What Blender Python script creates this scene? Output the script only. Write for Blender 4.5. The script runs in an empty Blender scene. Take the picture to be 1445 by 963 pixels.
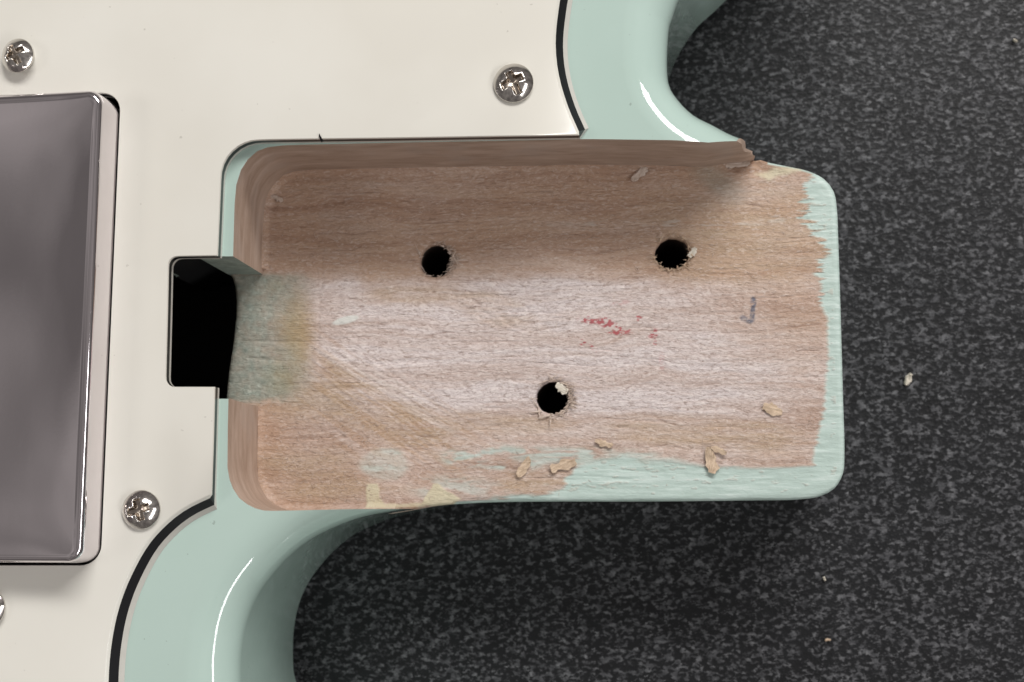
import bpy, bmesh, math, random
import numpy as np
from mathutils import Matrix, Vector

random.seed(7)
scene = bpy.context.scene
COL = scene.collection

# ------------------------------------------------------------------ camera
F, CX, CY = 2000.0, 722.5, 481.5            # focal length and centre in photo pixels
HC = 0.259                                  # camera height above the countertop (m)
_n = np.array([184.5, 233.5, F]); _n /= np.linalg.norm(_n)      # plumb line seen from the lens
_X = np.array([1.0, 0, 0]) - _n[0] * _n; _X /= np.linalg.norm(_X)
_Z = -_n
_Y = np.cross(_Z, _X)
W2C = np.array([_X, _Y, _Z])                # rows: world axes in lens axes (x right, y down, z forward)

cam_data = bpy.data.cameras.new('camera')
cam_data.sensor_width = 36.0
cam_data.lens = 36.0 * F / 1445.0
cam_data.clip_start = 0.005
cam_data.clip_end = 20.0
cam = bpy.data.objects.new('camera', cam_data)
COL.objects.link(cam)
_r, _u, _b = W2C @ np.array([1., 0, 0]), W2C @ np.array([0, -1., 0]), W2C @ np.array([0, 0, -1.])
cam.matrix_world = Matrix(((_r[0], _u[0], _b[0], 0), (_r[1], _u[1], _b[1], 0), (_r[2], _u[2], _b[2], HC), (0, 0, 0, 1)))
scene.camera = cam
cam_data.dof.use_dof = True
cam_data.dof.focus_distance = 0.218
cam_data.dof.aperture_fstop = 28.0

# ------------------------------------------------------------------ world and lamps
world = bpy.data.worlds.new('World')
scene.world = world
world.use_nodes = True
# a plain room: pale ceiling overhead, walls falling off a little towards the horizon
_wt = world.node_tree
_tc = _wt.nodes.new('ShaderNodeTexCoord')
_sx = _wt.nodes.new('ShaderNodeSeparateXYZ')
_rp = _wt.nodes.new('ShaderNodeValToRGB')
_rp.color_ramp.elements[0].position = 0.0
_rp.color_ramp.elements[0].color = (.55, .515, .49, 1)
_rp.color_ramp.elements[1].position = 0.9
_rp.color_ramp.elements[1].color = (1.0, .95, .93, 1)
_wt.links.new(_tc.outputs['Generated'], _sx.inputs[0])
_wt.links.new(_sx.outputs[2], _rp.inputs[0])
_nz = _wt.nodes.new('ShaderNodeTexNoise')          # unevenness added to the room so the chrome mirrors a gradient
_nz.inputs['Scale'].default_value = 4.5
_nz.inputs['Detail'].default_value = 2.5
_wt.links.new(_tc.outputs['Generated'], _nz.inputs['Vector'])
_nr = _wt.nodes.new('ShaderNodeValToRGB')
_nr.color_ramp.elements[0].position = .35
_nr.color_ramp.elements[0].color = (.55, .53, .53, 1)
_nr.color_ramp.elements[1].position = .68
_nr.color_ramp.elements[1].color = (1.45, 1.41, 1.40, 1)
_wt.links.new(_nz.outputs[0], _nr.inputs[0])
_mx = _wt.nodes.new('ShaderNodeMix')
_mx.data_type = 'RGBA'; _mx.blend_type = 'MULTIPLY'
_mx.inputs[0].default_value = 1.0
_wt.links.new(_rp.outputs[0], _mx.inputs[6])
_wt.links.new(_nr.outputs[0], _mx.inputs[7])
_wt.links.new(_mx.outputs[2], _wt.nodes['Background'].inputs[0])
_wt.nodes['Background'].inputs[1].default_value = 0.225


def area_lamp(name, direction, dist, size, power, color, size_y=None):
    d = bpy.data.lights.new(name, 'AREA')
    d.shape = 'RECTANGLE'
    d.size = size
    d.size_y = size_y or size
    d.energy = power
    d.color = color
    o = bpy.data.objects.new(name, d)
    COL.objects.link(o)
    v = Vector(direction).normalized()
    o.location = Vector((-0.01, 0.03, 0.044)) + v * dist
    o.rotation_euler = v.to_track_quat('Z', 'Y').to_euler()
    return o


area_lamp('key_lamp', (0.40, 0.92, 0.93), 1.3, 0.85, 14.6, (1.0, 0.975, 0.945), 0.26)
area_lamp('side_lamp', (-1.0, -0.12, 0.95), 1.3, 0.40, 1.5, (1.0, 0.96, 0.91), 0.25)
area_lamp('bench_lamp', (1.0, -0.48, 0.78), 1.3, 1.3, 5.0, (1.0, 0.985, 0.975), 0.11)

scene.view_settings.view_transform = 'Standard'
scene.view_settings.look = 'None'
scene.view_settings.exposure = 0.05
scene.view_settings.gamma = 1.0
scene.view_settings.use_curve_mapping = False
scene.render.engine = 'CYCLES'

# ------------------------------------------------------------------ measuring helpers
MM = 0.001
ZT = 0.044             # body top
ZF = 0.0265            # neck pocket floor
ZP = 0.0466            # pickguard top
ZC = 0.0530            # pickup cover top


def P(px, py, z):
    r = W2C @ np.array([px - CX, py - CY, F])
    t = (z - HC) / r[2]
    return (t * r[0], t * r[1])


def to_px(x, y, z):
    v = np.stack([x, y, z - HC + 0 * x], axis=-1) @ W2C
    return CX + F * v[..., 0] / v[..., 2], CY + F * v[..., 1] / v[..., 2]


def catmull(pts, step, closed=True):
    pts = [np.array(p, float) for p in pts]
    n = len(pts)
    out = []
    rng = range(n if closed else n - 1)
    for i in rng:
        if closed:
            p0, p1, p2, p3 = pts[i - 1], pts[i], pts[(i + 1) % n], pts[(i + 2) % n]
        else:
            p0, p1, p2, p3 = pts[max(i - 1, 0)], pts[i], pts[i + 1], pts[min(i + 2, n - 1)]
        d1 = max(np.linalg.norm((p1 - p0)[:2]), 1e-6) ** .5
        d2 = max(np.linalg.norm((p2 - p1)[:2]), 1e-6) ** .5
        d3 = max(np.linalg.norm((p3 - p2)[:2]), 1e-6) ** .5
        m1 = (p2 - p1) if d1 < 1e-2 * d2 else (p1 - p0) / d1 - (p2 - p0) / (d1 + d2) + (p2 - p1) / d2
        m2 = (p2 - p1) if d3 < 1e-2 * d2 else (p2 - p1) / d2 - (p3 - p1) / (d2 + d3) + (p3 - p2) / d3
        m1 = m1 * d2 if d1 >= 1e-2 * d2 else m1
        m2 = m2 * d2 if d3 >= 1e-2 * d2 else m2
        k = max(1, int(np.linalg.norm((p2 - p1)[:2]) / step))
        for j in range(k):
            t = j / k
            a, b, c, d = 2*t**3-3*t**2+1, t**3-2*t**2+t, -2*t**3+3*t**2, t**3-t**2
            out.append(a*p1 + b*m1 + c*p2 + d*m2)
    if not closed:
        out.append(pts[-1])
    return out


def round_poly(pts, radii, seg=8):
    """polygon with rounded corners"""
    out = []
    n = len(pts)
    for i in range(n):
        p = np.array(pts[i], float); a = np.array(pts[i-1], float); b = np.array(pts[(i+1) % n], float)
        r = radii[i]
        if r <= 0:
            out.append(p); continue
        u = (a-p)/np.linalg.norm(a-p); v = (b-p)/np.linalg.norm(b-p)
        ang = math.acos(max(-1, min(1, float(u @ v))))
        d = min(r/math.tan(ang/2), .48*np.linalg.norm(a-p), .48*np.linalg.norm(b-p))
        rr = d*math.tan(ang/2)
        c = p + (u+v)/np.linalg.norm(u+v)*rr/math.sin(ang/2)
        s, e = p+u*d, p+v*d
        a0 = math.atan2(*(s-c)[::-1]); a1 = math.atan2(*(e-c)[::-1])
        da = (a1-a0+math.pi) % (2*math.pi)-math.pi
        for k in range(seg+1):
            t = a0+da*k/seg
            out.append(c+rr*np.array([math.cos(t), math.sin(t)]))
    return out


def area2(p):
    p = np.array(p)[:, :2]
    q = np.roll(p, -1, 0)
    return float((p[:, 0]*q[:, 1]-q[:, 0]*p[:, 1]).sum())


def ccw(p):
    return p if area2(p) > 0 else p[::-1]


def normals2d(p):
    p = np.array(p)[:, :2]
    t = np.roll(p, -1, 0)-p
    t /= np.linalg.norm(t, axis=1)[:, None]
    nn = np.stack([t[:, 1], -t[:, 0]], 1)              # outward for ccw
    m = nn+np.roll(nn, 1, 0)
    m /= (np.linalg.norm(m, axis=1)[:, None]+1e-12)
    c = np.clip((m*nn).sum(1), .5, 1)
    return m/c[:, None]


def fbm(U, V, su, sv, octaves=4, seed=0, gain=.5):
    """value noise, 0..1, lattice cell su x sv at the first octave"""
    rng = np.random.RandomState(seed)
    tot = np.zeros_like(U); amp = 1.0; norm = 0.0
    for _ in range(octaves):
        lat = rng.rand(257, 257)
        x = U/su+rng.rand()*57; y = V/sv+rng.rand()*57
        xi = np.floor(x).astype(int); yi = np.floor(y).astype(int)
        fx = x-xi; fy = y-yi
        fx = fx*fx*(3-2*fx); fy = fy*fy*(3-2*fy)
        xi %= 256; yi %= 256
        tot += amp*((lat[yi, xi]*(1-fx)+lat[yi, xi+1]*fx)*(1-fy)+(lat[yi+1, xi]*(1-fx)+lat[yi+1, xi+1]*fx)*fy)
        norm += amp; amp *= gain; su *= .5; sv *= .5
    return tot/norm


def sstep(a, b, x):
    t = np.clip((x-a)/(b-a), 0, 1)
    return t*t*(3-2*t)


# ------------------------------------------------------------------ object helpers
def tag(o, label=None, cat=None, group=None, kind=None):
    for k, v in (('label', label), ('category', cat), ('group', group), ('kind', kind)):
        if v:
            o[k] = v
    return o


def mesh_obj(name, me, mats, parent=None, smooth=None):
    o = bpy.data.objects.new(name, me)
    COL.objects.link(o)
    for m in (mats if isinstance(mats, (list, tuple)) else [mats]):
        if len(me.materials) < (len(mats) if isinstance(mats, (list, tuple)) else 1):
            me.materials.append(m)
    if parent:
        o.parent = parent
    if smooth is not None:
        me.polygons.foreach_set('use_smooth', [True]*len(me.polygons))
        me.set_sharp_from_angle(angle=math.radians(smooth))
    return o


def bm_obj(name, bm, mats, parent=None, smooth=None):
    me = bpy.data.meshes.new(name)
    bm.to_mesh(me); bm.free()
    return mesh_obj(name, me, mats, parent, smooth)


def loft(rings, cap_top=True, cap_bottom=True, mat=0):
    """rings: list of lists of xyz, bottom to top, ccw seen from above"""
    bm = bmesh.new()
    vs = [[bm.verts.new(p) for p in r] for r in rings]
    n = len(rings[0])
    for a, b in zip(vs, vs[1:]):
        for i in range(n):
            j = (i+1) % n
            bm.faces.new((a[i], a[j], b[j], b[i]))
    if cap_top:
        bm.faces.new(vs[-1])
    if cap_bottom:
        bm.faces.new(vs[0][::-1])
    for f in bm.faces:
        f.material_index = mat
    bm.normal_update()
    return bm


def prism(poly, z0, z1, mat=0):
    poly = ccw([tuple(map(float, p[:2])) for p in poly])
    return loft([[(x, y, z0) for x, y in poly], [(x, y, z1) for x, y in poly]], mat=mat)


def cut(obj, cutter):
    m = obj.modifiers.new('cut', 'BOOLEAN')
    m.operation = 'DIFFERENCE'; m.solver = 'EXACT'; m.object = cutter
    bpy.context.view_layer.update()
    dg = bpy.context.evaluated_depsgraph_get()
    me = bpy.data.meshes.new_from_object(obj.evaluated_get(dg))
    obj.modifiers.clear()
    old = obj.data
    obj.data = me
    me.name = old.name
    cm = cutter.data
    bpy.data.objects.remove(cutter)
    bpy.data.meshes.remove(cm)


# ------------------------------------------------------------------ materials
class NT:
    def __init__(self, name):
        self.m = bpy.data.materials.new(name)
        self.m.use_nodes = True
        self.t = self.m.node_tree
        self.b = self.t.nodes['Principled BSDF']
        self.co = self.t.nodes.new('ShaderNodeTexCoord').outputs['Object']

    def set(self, **k):
        names = dict(color='Base Color', rough='Roughness', metal='Metallic', coat='Coat Weight', coat_rough='Coat Roughness',
                     spec='Specular IOR Level', sss='Subsurface Weight', normal='Normal', ior='IOR')
        for a, v in k.items():
            self.link(v, self.b.inputs[names[a]])
        return self

    def link(self, v, sock):
        if hasattr(v, 'is_output'):
            self.t.links.new(v, sock)
        else:
            if isinstance(v, tuple) and len(v) == 3 and sock.type == 'RGBA':
                v = v+(1,)
            sock.default_value = v

    def node(self, typ, out=0, props=None, **ins):
        n = self.t.nodes.new(typ)
        for k, v in (props or {}).items():
            setattr(n, k, v)
        for k, v in ins.items():
            self.link(v, n.inputs[int(k[1:])] if k[0] == 'i' and k[1:].isdigit() else n.inputs[k])
        return n.outputs[out]

    def mapped(self, scale=(1, 1, 1), rot=(0, 0, 0), loc=(0, 0, 0)):
        return self.node('ShaderNodeMapping', Vector=self.co, Scale=scale, Rotation=rot, Location=loc)

    def noise(self, scale, detail=4, rough=.5, vec=None, dist=0.0):
        return self.node('ShaderNodeTexNoise', Vector=vec or self.co, Scale=scale, Detail=detail, Roughness=rough, Distortion=dist)

    def ramp(self, fac, stops):
        n = self.t.nodes.new('ShaderNodeValToRGB')
        e = n.color_ramp.elements
        while len(e) < len(stops):
            e.new(.5)
        for q, (p, c) in zip(e, stops):
            q.position = p
            q.color = c+(1,) if isinstance(c, tuple) else (c, c, c, 1)
        self.link(fac, n.inputs[0])
        return n.outputs[0]

    def mix(self, fac, a, b, blend='MIX'):
        n = self.t.nodes.new('ShaderNodeMix')
        n.data_type = 'RGBA'; n.blend_type = blend
        self.link(fac, n.inputs[0]); self.link(a, n.inputs[6]); self.link(b, n.inputs[7])
        return n.outputs[2]

    def math(self, op, a, b=0.0, clamp=False):
        n = self.t.nodes.new('ShaderNodeMath')
        n.operation = op; n.use_clamp = clamp
        self.link(a, n.inputs[0]); self.link(b, n.inputs[1])
        return n.outputs[0]

    def bump(self, h, strength, dist, normal=None):
        n = self.t.nodes.new('ShaderNodeBump')
        n.inputs['Strength'].default_value = strength
        n.inputs['Distance'].default_value = dist
        self.link(h, n.inputs['Height'])
        if normal:
            self.link(normal, n.inputs['Normal'])
        return n.outputs[0]

    def attr(self, name, out=0):
        n = self.t.nodes.new('ShaderNodeAttribute')
        n.attribute_name = name
        return n.outputs[out]


MINT = (0.44, 0.605, 0.525)


def mat_mint():
    m = NT('mint_lacquer')
    cloud = m.noise(60, 3)
    c = m.mix(m.ramp(cloud, [(.3, 0.0), (.7, 1.0)]), (0.478, 0.618, 0.560), (0.496, 0.636, 0.582))
    specks = m.ramp(m.noise(900, 2), [(.745, 0.0), (.78, 1.0)])
    c = m.mix(m.math('MULTIPLY', specks, .35), c, (.12, .14, .12))
    peel = m.noise(420, 2)
    swirl = m.ramp(m.noise(260, 3, .6, m.mapped((1, 11, 1), (0, 0, 1.1)), .4), [(.62, 0.0), (.74, 1.0)])
    m.set(color=c, rough=m.math('ADD', m.math('MULTIPLY', swirl, .06), m.math('MULTIPLY', m.noise(120, 4), .10)), coat=.6,
          coat_rough=m.math('ADD', m.math('MULTIPLY', swirl, .08), .03), normal=m.bump(m.math('ADD', peel, m.math('MULTIPLY', m.noise(110, 2), 1.6)), .10, .0002))
    return m.m


def mat_pickguard():
    m = NT('aged_white_plastic')
    cloud = m.noise(35, 4)
    c = m.mix(m.ramp(cloud, [(.35, 0.0), (.65, 1.0)]), (0.74, 0.72, 0.655), (0.785, 0.77, 0.71))
    specks = m.ramp(m.noise(700, 3, .6), [(.73, 0.0), (.76, 1.0)])
    c = m.mix(m.math('MULTIPLY', specks, .30), c, (.22, .19, .15))
    scr = m.ramp(m.noise(160, 3, .6, m.mapped((1, 14, 1), (0, 0, .5))), [(.66, 0.0), (.74, 1.0)])
    r = m.math('ADD', m.math('MULTIPLY', scr, .07), m.math('MULTIPLY', m.noise(90, 4), .14))
    m.set(color=c, rough=m.math('ADD', r, .12), normal=m.bump(m.noise(55, 2), .10, .0006))
    return m.m


def mat_plain(name, color, rough, bump_scale=600., bump=.1, dist=.0001, metal=0.0):
    m = NT(name)
    n = m.noise(bump_scale, 3)
    c = m.mix(n, tuple(x*.9 for x in color), tuple(min(1, x*1.08) for x in color))
    m.set(color=c, rough=rough, metal=metal, normal=m.bump(n, bump, dist))
    return m.m


def mat_chrome(name, tint, r0, dirt):
    m = NT(name)
    smear = m.noise(70, 5, .6, m.mapped((1.6, .5, 1), (0, 0, .1)))
    fine = m.noise(1500, 2)
    sm = m.ramp(smear, [(.42, 0.0), (.72, 1.0)])
    r = m.math('ADD', m.math('MULTIPLY', sm, dirt), r0)
    scr = m.ramp(m.noise(300, 3, .6, m.mapped((14, .6, 1), (0, 0, .08))), [(.68, 0.0), (.74, 1.0)])
    r = m.math('ADD', r, m.math('MULTIPLY', scr, dirt))
    c = m.mix(m.math('MULTIPLY', sm, .35), tint, tuple(x*.72 for x in tint))
    m.set(color=c, rough=r, metal=1.0, normal=m.bump(fine, .02, .00005))
    return m.m


def mat_pocket_wall():
    m = NT('routed_wood')
    g = m.noise(240, 5, .6, m.mapped((.45, .45, 1.9)), .5)
    c = m.ramp(g, [(.3, (.35, .25, .19)), (.55, (.47, .355, .285)), (.75, (.57, .46, .39))])
    pale = m.ramp(m.noise(140, 3), [(.55, 0.0), (.75, .5)])
    c = m.mix(pale, c, (.45, .38, .34))
    m.set(color=c, rough=.55, normal=m.bump(m.noise(900, 4, .6, m.mapped((.3, .3, 3))), .35, .0002))
    return m.m


def mat_overspray():
    m = NT('grey_overspray')
    n = m.noise(500, 4, .6)
    c = m.ramp(n, [(.3, (.22, .27, .245)), (.6, (.33, .40, .36)), (.8, (.46, .53, .48))])
    m.set(color=c, rough=.6, normal=m.bump(n, .5, .0003))
    return m.m


def mat_floor():
    m = NT('sanded_pocket_wood')
    sep = m.t.nodes.new('ShaderNodeSeparateColor'); m.link(m.attr('mask_a'), sep.inputs[0])
    paint, dust_lit, tan = sep.outputs
    sep2 = m.t.nodes.new('ShaderNodeSeparateColor'); m.link(m.attr('mask_b'), sep2.inputs[0])
    red, blue, white = sep2.outputs
    sep3 = m.t.nodes.new('ShaderNodeSeparateColor'); m.link(m.attr('mask_c'), sep3.inputs[0])
    grey, primer, stain = sep3.outputs
    def wander(scale, rot, amp):
        w1 = m.node('ShaderNodeTexNoise', out=1, Vector=m.mapped((.5, 1, 1)), Scale=95., Detail=2.)
        n = m.t.nodes.new('ShaderNodeMix'); n.data_type = 'RGBA'; n.blend_type = 'ADD'
        m.link(amp, n.inputs[0]); m.link(m.co, n.inputs[6]); m.link(w1, n.inputs[7])
        return m.node('ShaderNodeMapping', Vector=n.outputs[2], Scale=scale, Rotation=rot)
    grain = m.noise(150, 8, .68, wander((.13, 2.4, 1), (0, 0, .02), .006), .6)
    fuzz = m.noise(2500, 4, .58, wander((.42, 1.35, 1), (0, 0, 0), .003), 1.1)
    pores = m.noise(700, 3, .7, wander((.13, 2.0, 1), (0, 0, -.02), .005), .5)
    wood = m.ramp(grain, [(.25, (.36, .215, .145)), (.5, (.50, .335, .24)), (.75, (.61, .455, .35))])
    wood = m.mix(m.math('MULTIPLY', tan, .7), wood, m.mix(fuzz, (.40, .285, .19), (.60, .47, .345)))
    dust_litc = m.ramp(fuzz, [(.30, (.51, .43, .415)), (.47, (.65, .57, .56)), (.66, (.82, .76, .75))])
    dfac = m.math('MULTIPLY', dust_lit, m.ramp(grain, [(.3, .45), (.58, 1.0)]))
    c = m.mix(dfac, wood, dust_litc)
    fz = m.ramp(fuzz, [(.53, 0.0), (.68, .50)])
    c = m.mix(fz, c, (.74, .65, .60))
    fd = m.ramp(fuzz, [(.31, .48), (.45, 0.0)])
    c = m.mix(fd, c, (.27, .185, .14))
    dk = m.ramp(pores, [(.26, .55), (.37, 0.0)])
    c = m.mix(dk, c, (.17, .10, .07))
    sep4 = m.t.nodes.new('ShaderNodeSeparateColor'); m.link(m.attr('mask_d'), sep4.inputs[0])
    c = m.mix(m.math('MULTIPLY', sep4.outputs[1], .42), c, (.80, .72, .66))
    c = m.mix(sep4.outputs[0], c, (.20, .105, .065))
    c = m.mix(m.math('MULTIPLY', stain, .8), c, (.40, .29, .12))
    gn = m.ramp(m.noise(1300, 3, .6), [(.3, (.24, .275, .235)), (.55, (.33, .375, .325)), (.75, (.48, .52, .46))])
    c = m.mix(grey, c, gn)
    streak = m.noise(700, 4, .65, m.mapped((.22, 2.4, 1), (0, 0, .3)))
    pc = m.ramp(streak, [(.25, (.40, .50, .455)), (.5, (.50, .62, .575)), (.75, (.68, .78, .745))])
    grime = m.ramp(m.noise(150, 5, .65, m.mapped((.5, 1.5, 1), (0, 0, .3))), [(.64, 0.0), (.76, .55)])
    pc = m.mix(grime, pc, (.22, .27, .23))
    c = m.mix(paint, c, pc)
    c = m.mix(primer, c, m.mix(m.noise(400, 3), (.60, .53, .36), (.74, .69, .53)))
    c = m.mix(white, c, (.72, .72, .68))
    c = m.mix(red, c, (.40, .045, .06))
    c = m.mix(blue, c, (.07, .10, .16))
    r = m.math('SUBTRACT', m.math('SUBTRACT', .70, m.math('MULTIPLY', paint, .30)), m.math('MULTIPLY', grey, .22))
    h = m.math('ADD', m.math('MULTIPLY', fuzz, .7), m.math('MULTIPLY', m.noise(2200, 3, .6, m.mapped((.6, 1.3, 1))), .5))
    h = m.math('ADD', h, m.math('MULTIPLY', pores, .5))
    hs = m.math('ADD', m.math('MULTIPLY', h, m.math('SUBTRACT', 1.0, m.math('MULTIPLY', paint, .75))), m.math('MULTIPLY', streak, .12))
    m.set(color=c, rough=r, spec=.35, normal=m.bump(hs, .9, .00030))
    return m.m


def mat_countertop():
    m = NT('speckled_dark_laminate')
    warp = m.noise(330, 3, .6)
    v1 = m.mix(.0006, m.co, m.node('ShaderNodeTexNoise', out=1, Vector=m.co, Scale=500., Detail=3.))
    fl = m.noise(1430, 3, .55, m.node('ShaderNodeMapping', Vector=v1, Scale=(.75, 1.1, 1.), Rotation=(0, 0, -.25)))
    flake = m.ramp(fl, [(.49, 0.0), (.545, .5), (.61, 1.0)])
    tone = m.noise(650, 3, .6)
    c1 = m.ramp(m.noise(150, 4), [(.3, (.0078, .0082, .0094)), (.7, (.0125, .0132, .0150))])
    c2 = m.ramp(tone, [(.3, (.031, .032, .035)), (.5, (.072, .073, .079)), (.72, (.175, .177, .187))])
    c = m.mix(flake, c1, c2)  # fleck pattern, with gloss highlights of the stipple put into its colour
    hl = m.ramp(m.noise(1500, 2), [(.70, 0.0), (.76, .6)])
    c = m.mix(hl, c, (.13, .13, .14))  # small painted glints on the laminate
    h = m.math('ADD', m.math('ADD', m.math('MULTIPLY', fl, 1.0), m.math('MULTIPLY', warp, .4)), m.math('MULTIPLY', m.noise(2600, 3, .6), .25))
    m.set(color=c, rough=m.math('ADD', m.math('MULTIPLY', flake, -.1), .47), spec=.25, normal=m.bump(h, .30, .0006))
    return m.m


def mat_chip(name, a, b):
    m = NT(name)
    n = m.noise(2200, 4, .65, m.mapped((.4, 1.6, 1)))
    m.set(color=m.mix(m.ramp(n, [(.3, 0.0), (.68, 1.0)]), a, b), rough=.75, normal=m.bump(n, .8, .0003))
    return m.m


M_MINT = mat_mint()
M_GUARD = mat_pickguard()
M_BLACK_PLY = mat_plain('black_ply', (.008, .008, .010), .28)
M_WHITE_PLY = mat_plain('white_base_ply', (.60, .585, .54), .3)
M_CAVITY = mat_plain('black_cavity_paint', (.006, .006, .007), .75)
M_WALL = mat_pocket_wall()
M_OVER = mat_overspray()
M_BORE = mat_plain('bored_wood', (.05, .035, .028), .85, 1200, .6, .0004)  # near-black wood, the shade inside the holes put into its colour
M_FLOOR = mat_floor()
M_CHROME = mat_chrome('smudged_chrome', (.82, .775, .80), .018, .07)
M_NICKEL = mat_chrome('worn_nickel', (.74, .71, .67), .12, .10)
M_RECESS = mat_chrome('grimy_recess', (.40, .35, .30), .22, .2)
M_TOP = mat_countertop()
M_CHIP = mat_chip('pale_wood_chip', (.42, .30, .20), (.76, .60, .45))
M_CREAM = mat_chip('cream_chip', (.62, .56, .46), (.80, .75, .66))
M_FUZZ = mat_chip('wood_fibre', (.48, .36, .28), (.74, .64, .57))

# ------------------------------------------------------------------ countertop
bm = bmesh.new()
prof = [(-.9, -.55), (.7, -.55), (.7, .6), (-.9, .6)]
bm = prism(prof, -0.03, 0.0)
bm_obj('countertop', bm, M_TOP)['kind'] = 'structure'

# ------------------------------------------------------------------ guitar
guitar = bpy.data.objects.new('electric_guitar', None)
COL.objects.link(guitar)
gx, gy = P(300, 470, 0)
guitar.location = (gx, gy, 0)
tag(guitar, 'mint green electric guitar body with white pickguard and empty bare wood neck pocket', 'guitar')
bpy.context.view_layer.update()
GINV = Matrix.Translation((-gx, -gy, 0))


def under(o, parent):
    """keep world placement of a mesh that was modelled in world coordinates"""
    o.parent = parent
    o.matrix_parent_inverse = Matrix.Identity(4)
    if parent is guitar:
        o.data.transform(GINV)
    return o


# outline in plan, each traced point at the height of the edge that shows there
T = lambda x, y: (*P(x, y, ZT), 7.0)             # far outside the frame
L = lambda x, y, z=.010, r=7.0: (*P(x, y, z), r)
outline_ctrl = [
    L(404, 963), L(401, 930), L(402, 898), L(408, 863), L(422, 828), L(450, 790), L(477, 765), L(500, 749.5, .011), L(541, 730, .017, 6.5),
    L(586, 719.5, .024, 5), L(617, 713.5, ZF, 3), L(663, 710, ZF, 1), L(724, 708, ZF, .5), L(920, 707.5, ZF, .5), L(1060, 706, ZF, .5), L(1130, 704.5, ZF, .5),
    L(1158, 700, ZF, .5), L(1178, 689, ZF, .5), L(1190, 668, ZF, .5), L(1192, 640, ZF, .5), L(1190, 560, ZF, .5), L(1186, 420, ZF, .5),
    L(1183, 330, ZF, .5), L(1181.5, 296, ZF, .5), L(1177, 270, ZF, .5), L(1163, 252, ZF, .5), L(1141, 241, ZF, .8), L(1112, 234.5, ZF, 2.5),
    L(1086, 229, ZF, 5), L(1076, 218, .030, 6), L(1056, 206.5, .0345), L(1033, 196, .036), L(1004, 181, .036), L(979, 168, .036), L(957.5, 147, .036), L(944, 124, .036),
    L(941, 109), L(945, 97), L(954, 72), L(968, 47), L(986, 22), L(1010, 0),
    T(1090, -170), T(1180, -260), T(1250, -360), T(1250, -470), T(1130, -600), T(900, -690), T(480, -720), T(0, -660), T(-500, -580), T(-1100, -640),
    T(-1700, -860), T(-2200, -780), T(-2540, -300), T(-2620, 400), T(-2500, 1150), T(-2100, 1640), T(-1600, 1740), T(-1000, 1560), T(-500, 1420),
    T(0, 1420), T(400, 1510), T(690, 1470), T(780, 1340), T(640, 1220), T(440, 1120), T(345, 1040)]
outline = catmull(outline_ctrl, .0009)
outline = ccw(outline)
OUT = np.array([p[:2] for p in outline])
RAD = np.array([max(.4, p[2]) for p in outline])*MM
NRM = normals2d(outline)
for _ in range(2):
    NRM = (NRM+np.roll(NRM, 1, 0)+np.roll(NRM, -1, 0))/3
RB = np.minimum(RAD, 4*MM)
rings = []
NS = 14
for k in range(8):
    a = math.pi/2*k/7
    rings.append([(x, y, r*(1-math.sin(a))) for (x, y), r in zip(OUT-NRM*(RB*(1-math.cos(a)))[:, None], RB)])
rings = [[(p[0], p[1], p[2]) for p in r] for r in rings]
# the back roundover was built from the inside out, flip so that height rises
back = []
for k in range(8):
    a = math.pi/2*(k/7)
    off = RB*(1-math.sin(a)); zz = RB*(1-math.cos(a))
    q = OUT-NRM*off[:, None]
    back.append([(x, y, z) for (x, y), z in zip(q, zz)])
front = []
for k in range(NS+1):
    a = math.pi/2*k/NS
    off = RAD*(1-math.cos(a)); zz = ZT-RAD*(1-math.sin(a))
    q = OUT-NRM*off[:, None]
    front.append([(x, y, z) for (x, y), z in zip(q, zz)])
inner = OUT-NRM*(RAD+.0002)[:, None]
front.append([(x, y, ZT) for x, y in inner])
body_mats = [M_MINT, M_WALL, M_OVER, M_CAVITY, M_BORE]
body = bm_obj('body', loft(back+front), body_mats)

PT = lambda x, y: P(x, y, ZT)
PF = lambda x, y: P(x, y, ZF)
pocket_poly = [PT(330, 300), PT(329.5, 330)]
pocket_poly = ([PT(328, 430), PT(329, 361), PT(331, 290), PT(333.5, 261), PT(340, 240), PT(350, 225), PT(363, 213.5), PT(378, 208), PT(400, 205.5), PT(425, 204.5),
                PT(560, 201.5), PT(700, 199), PT(831, 196.5), PT(947, 198), PT(1000, 200)] +
               [PF(1035, 231), PF(1050, 229.5), PF(1066, 224), PF(1090, 210), PF(1300, 180), PF(1300, 760)] +
               [PT(700, 719.5), PT(560, 718.5), PT(480, 719), PT(420, 720.5), PT(385, 721.2), PT(372, 720.7), PT(360, 717.5), PT(349, 712), PT(337.5, 703), PT(329, 690),
                PT(324, 677), PT(321, 660), PT(321.5, 600), PT(323, 540)])
CUTB = ZF-.0015
for poly, z0, mi in (
        (pocket_poly, CUTB, 1),
        ([PT(180, 362), PT(345, 362), PT(345, 563), PT(180, 563)], CUTB-.0004, 2),
        ([PT(-285, 112), PT(192, 112), PT(192, 363.5), PF(300, 372)] + [PF(*q) for q in ((306, 378), (318, 384), (327, 392), (331, 405), (332.5, 425), (332, 445), (328, 485), (322, 522), (318.5, 560), (316, 583))] +
         [PT(192, 561.5), PT(188, 818), PT(-285, 818)], .007, 3)):
    c = bm_obj('cutter', prism(poly, z0, .06, mi), body_mats)
    cut(body, c)
HOLES = [(615.5, 367.5, 24.2), (948.5, 357.5, 23.8), (781, 561.5, 24.2)]
PXF = float(np.hypot(*(np.array(PF(951, 500))-np.array(PF(950, 500)))))       # metres per photo pixel on the floor
for hx, hy, hr in HOLES:
    x, y = PF(hx, hy)
    ring = [(x+math.cos(t)*hr*PXF*1.04, y+math.sin(t)*hr*PXF*1.04) for t in np.linspace(0, 2*math.pi, 33)[:-1]]
    cut(body, bm_obj('cutter', prism(ring, .0012, .06, 4), body_mats))
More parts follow.
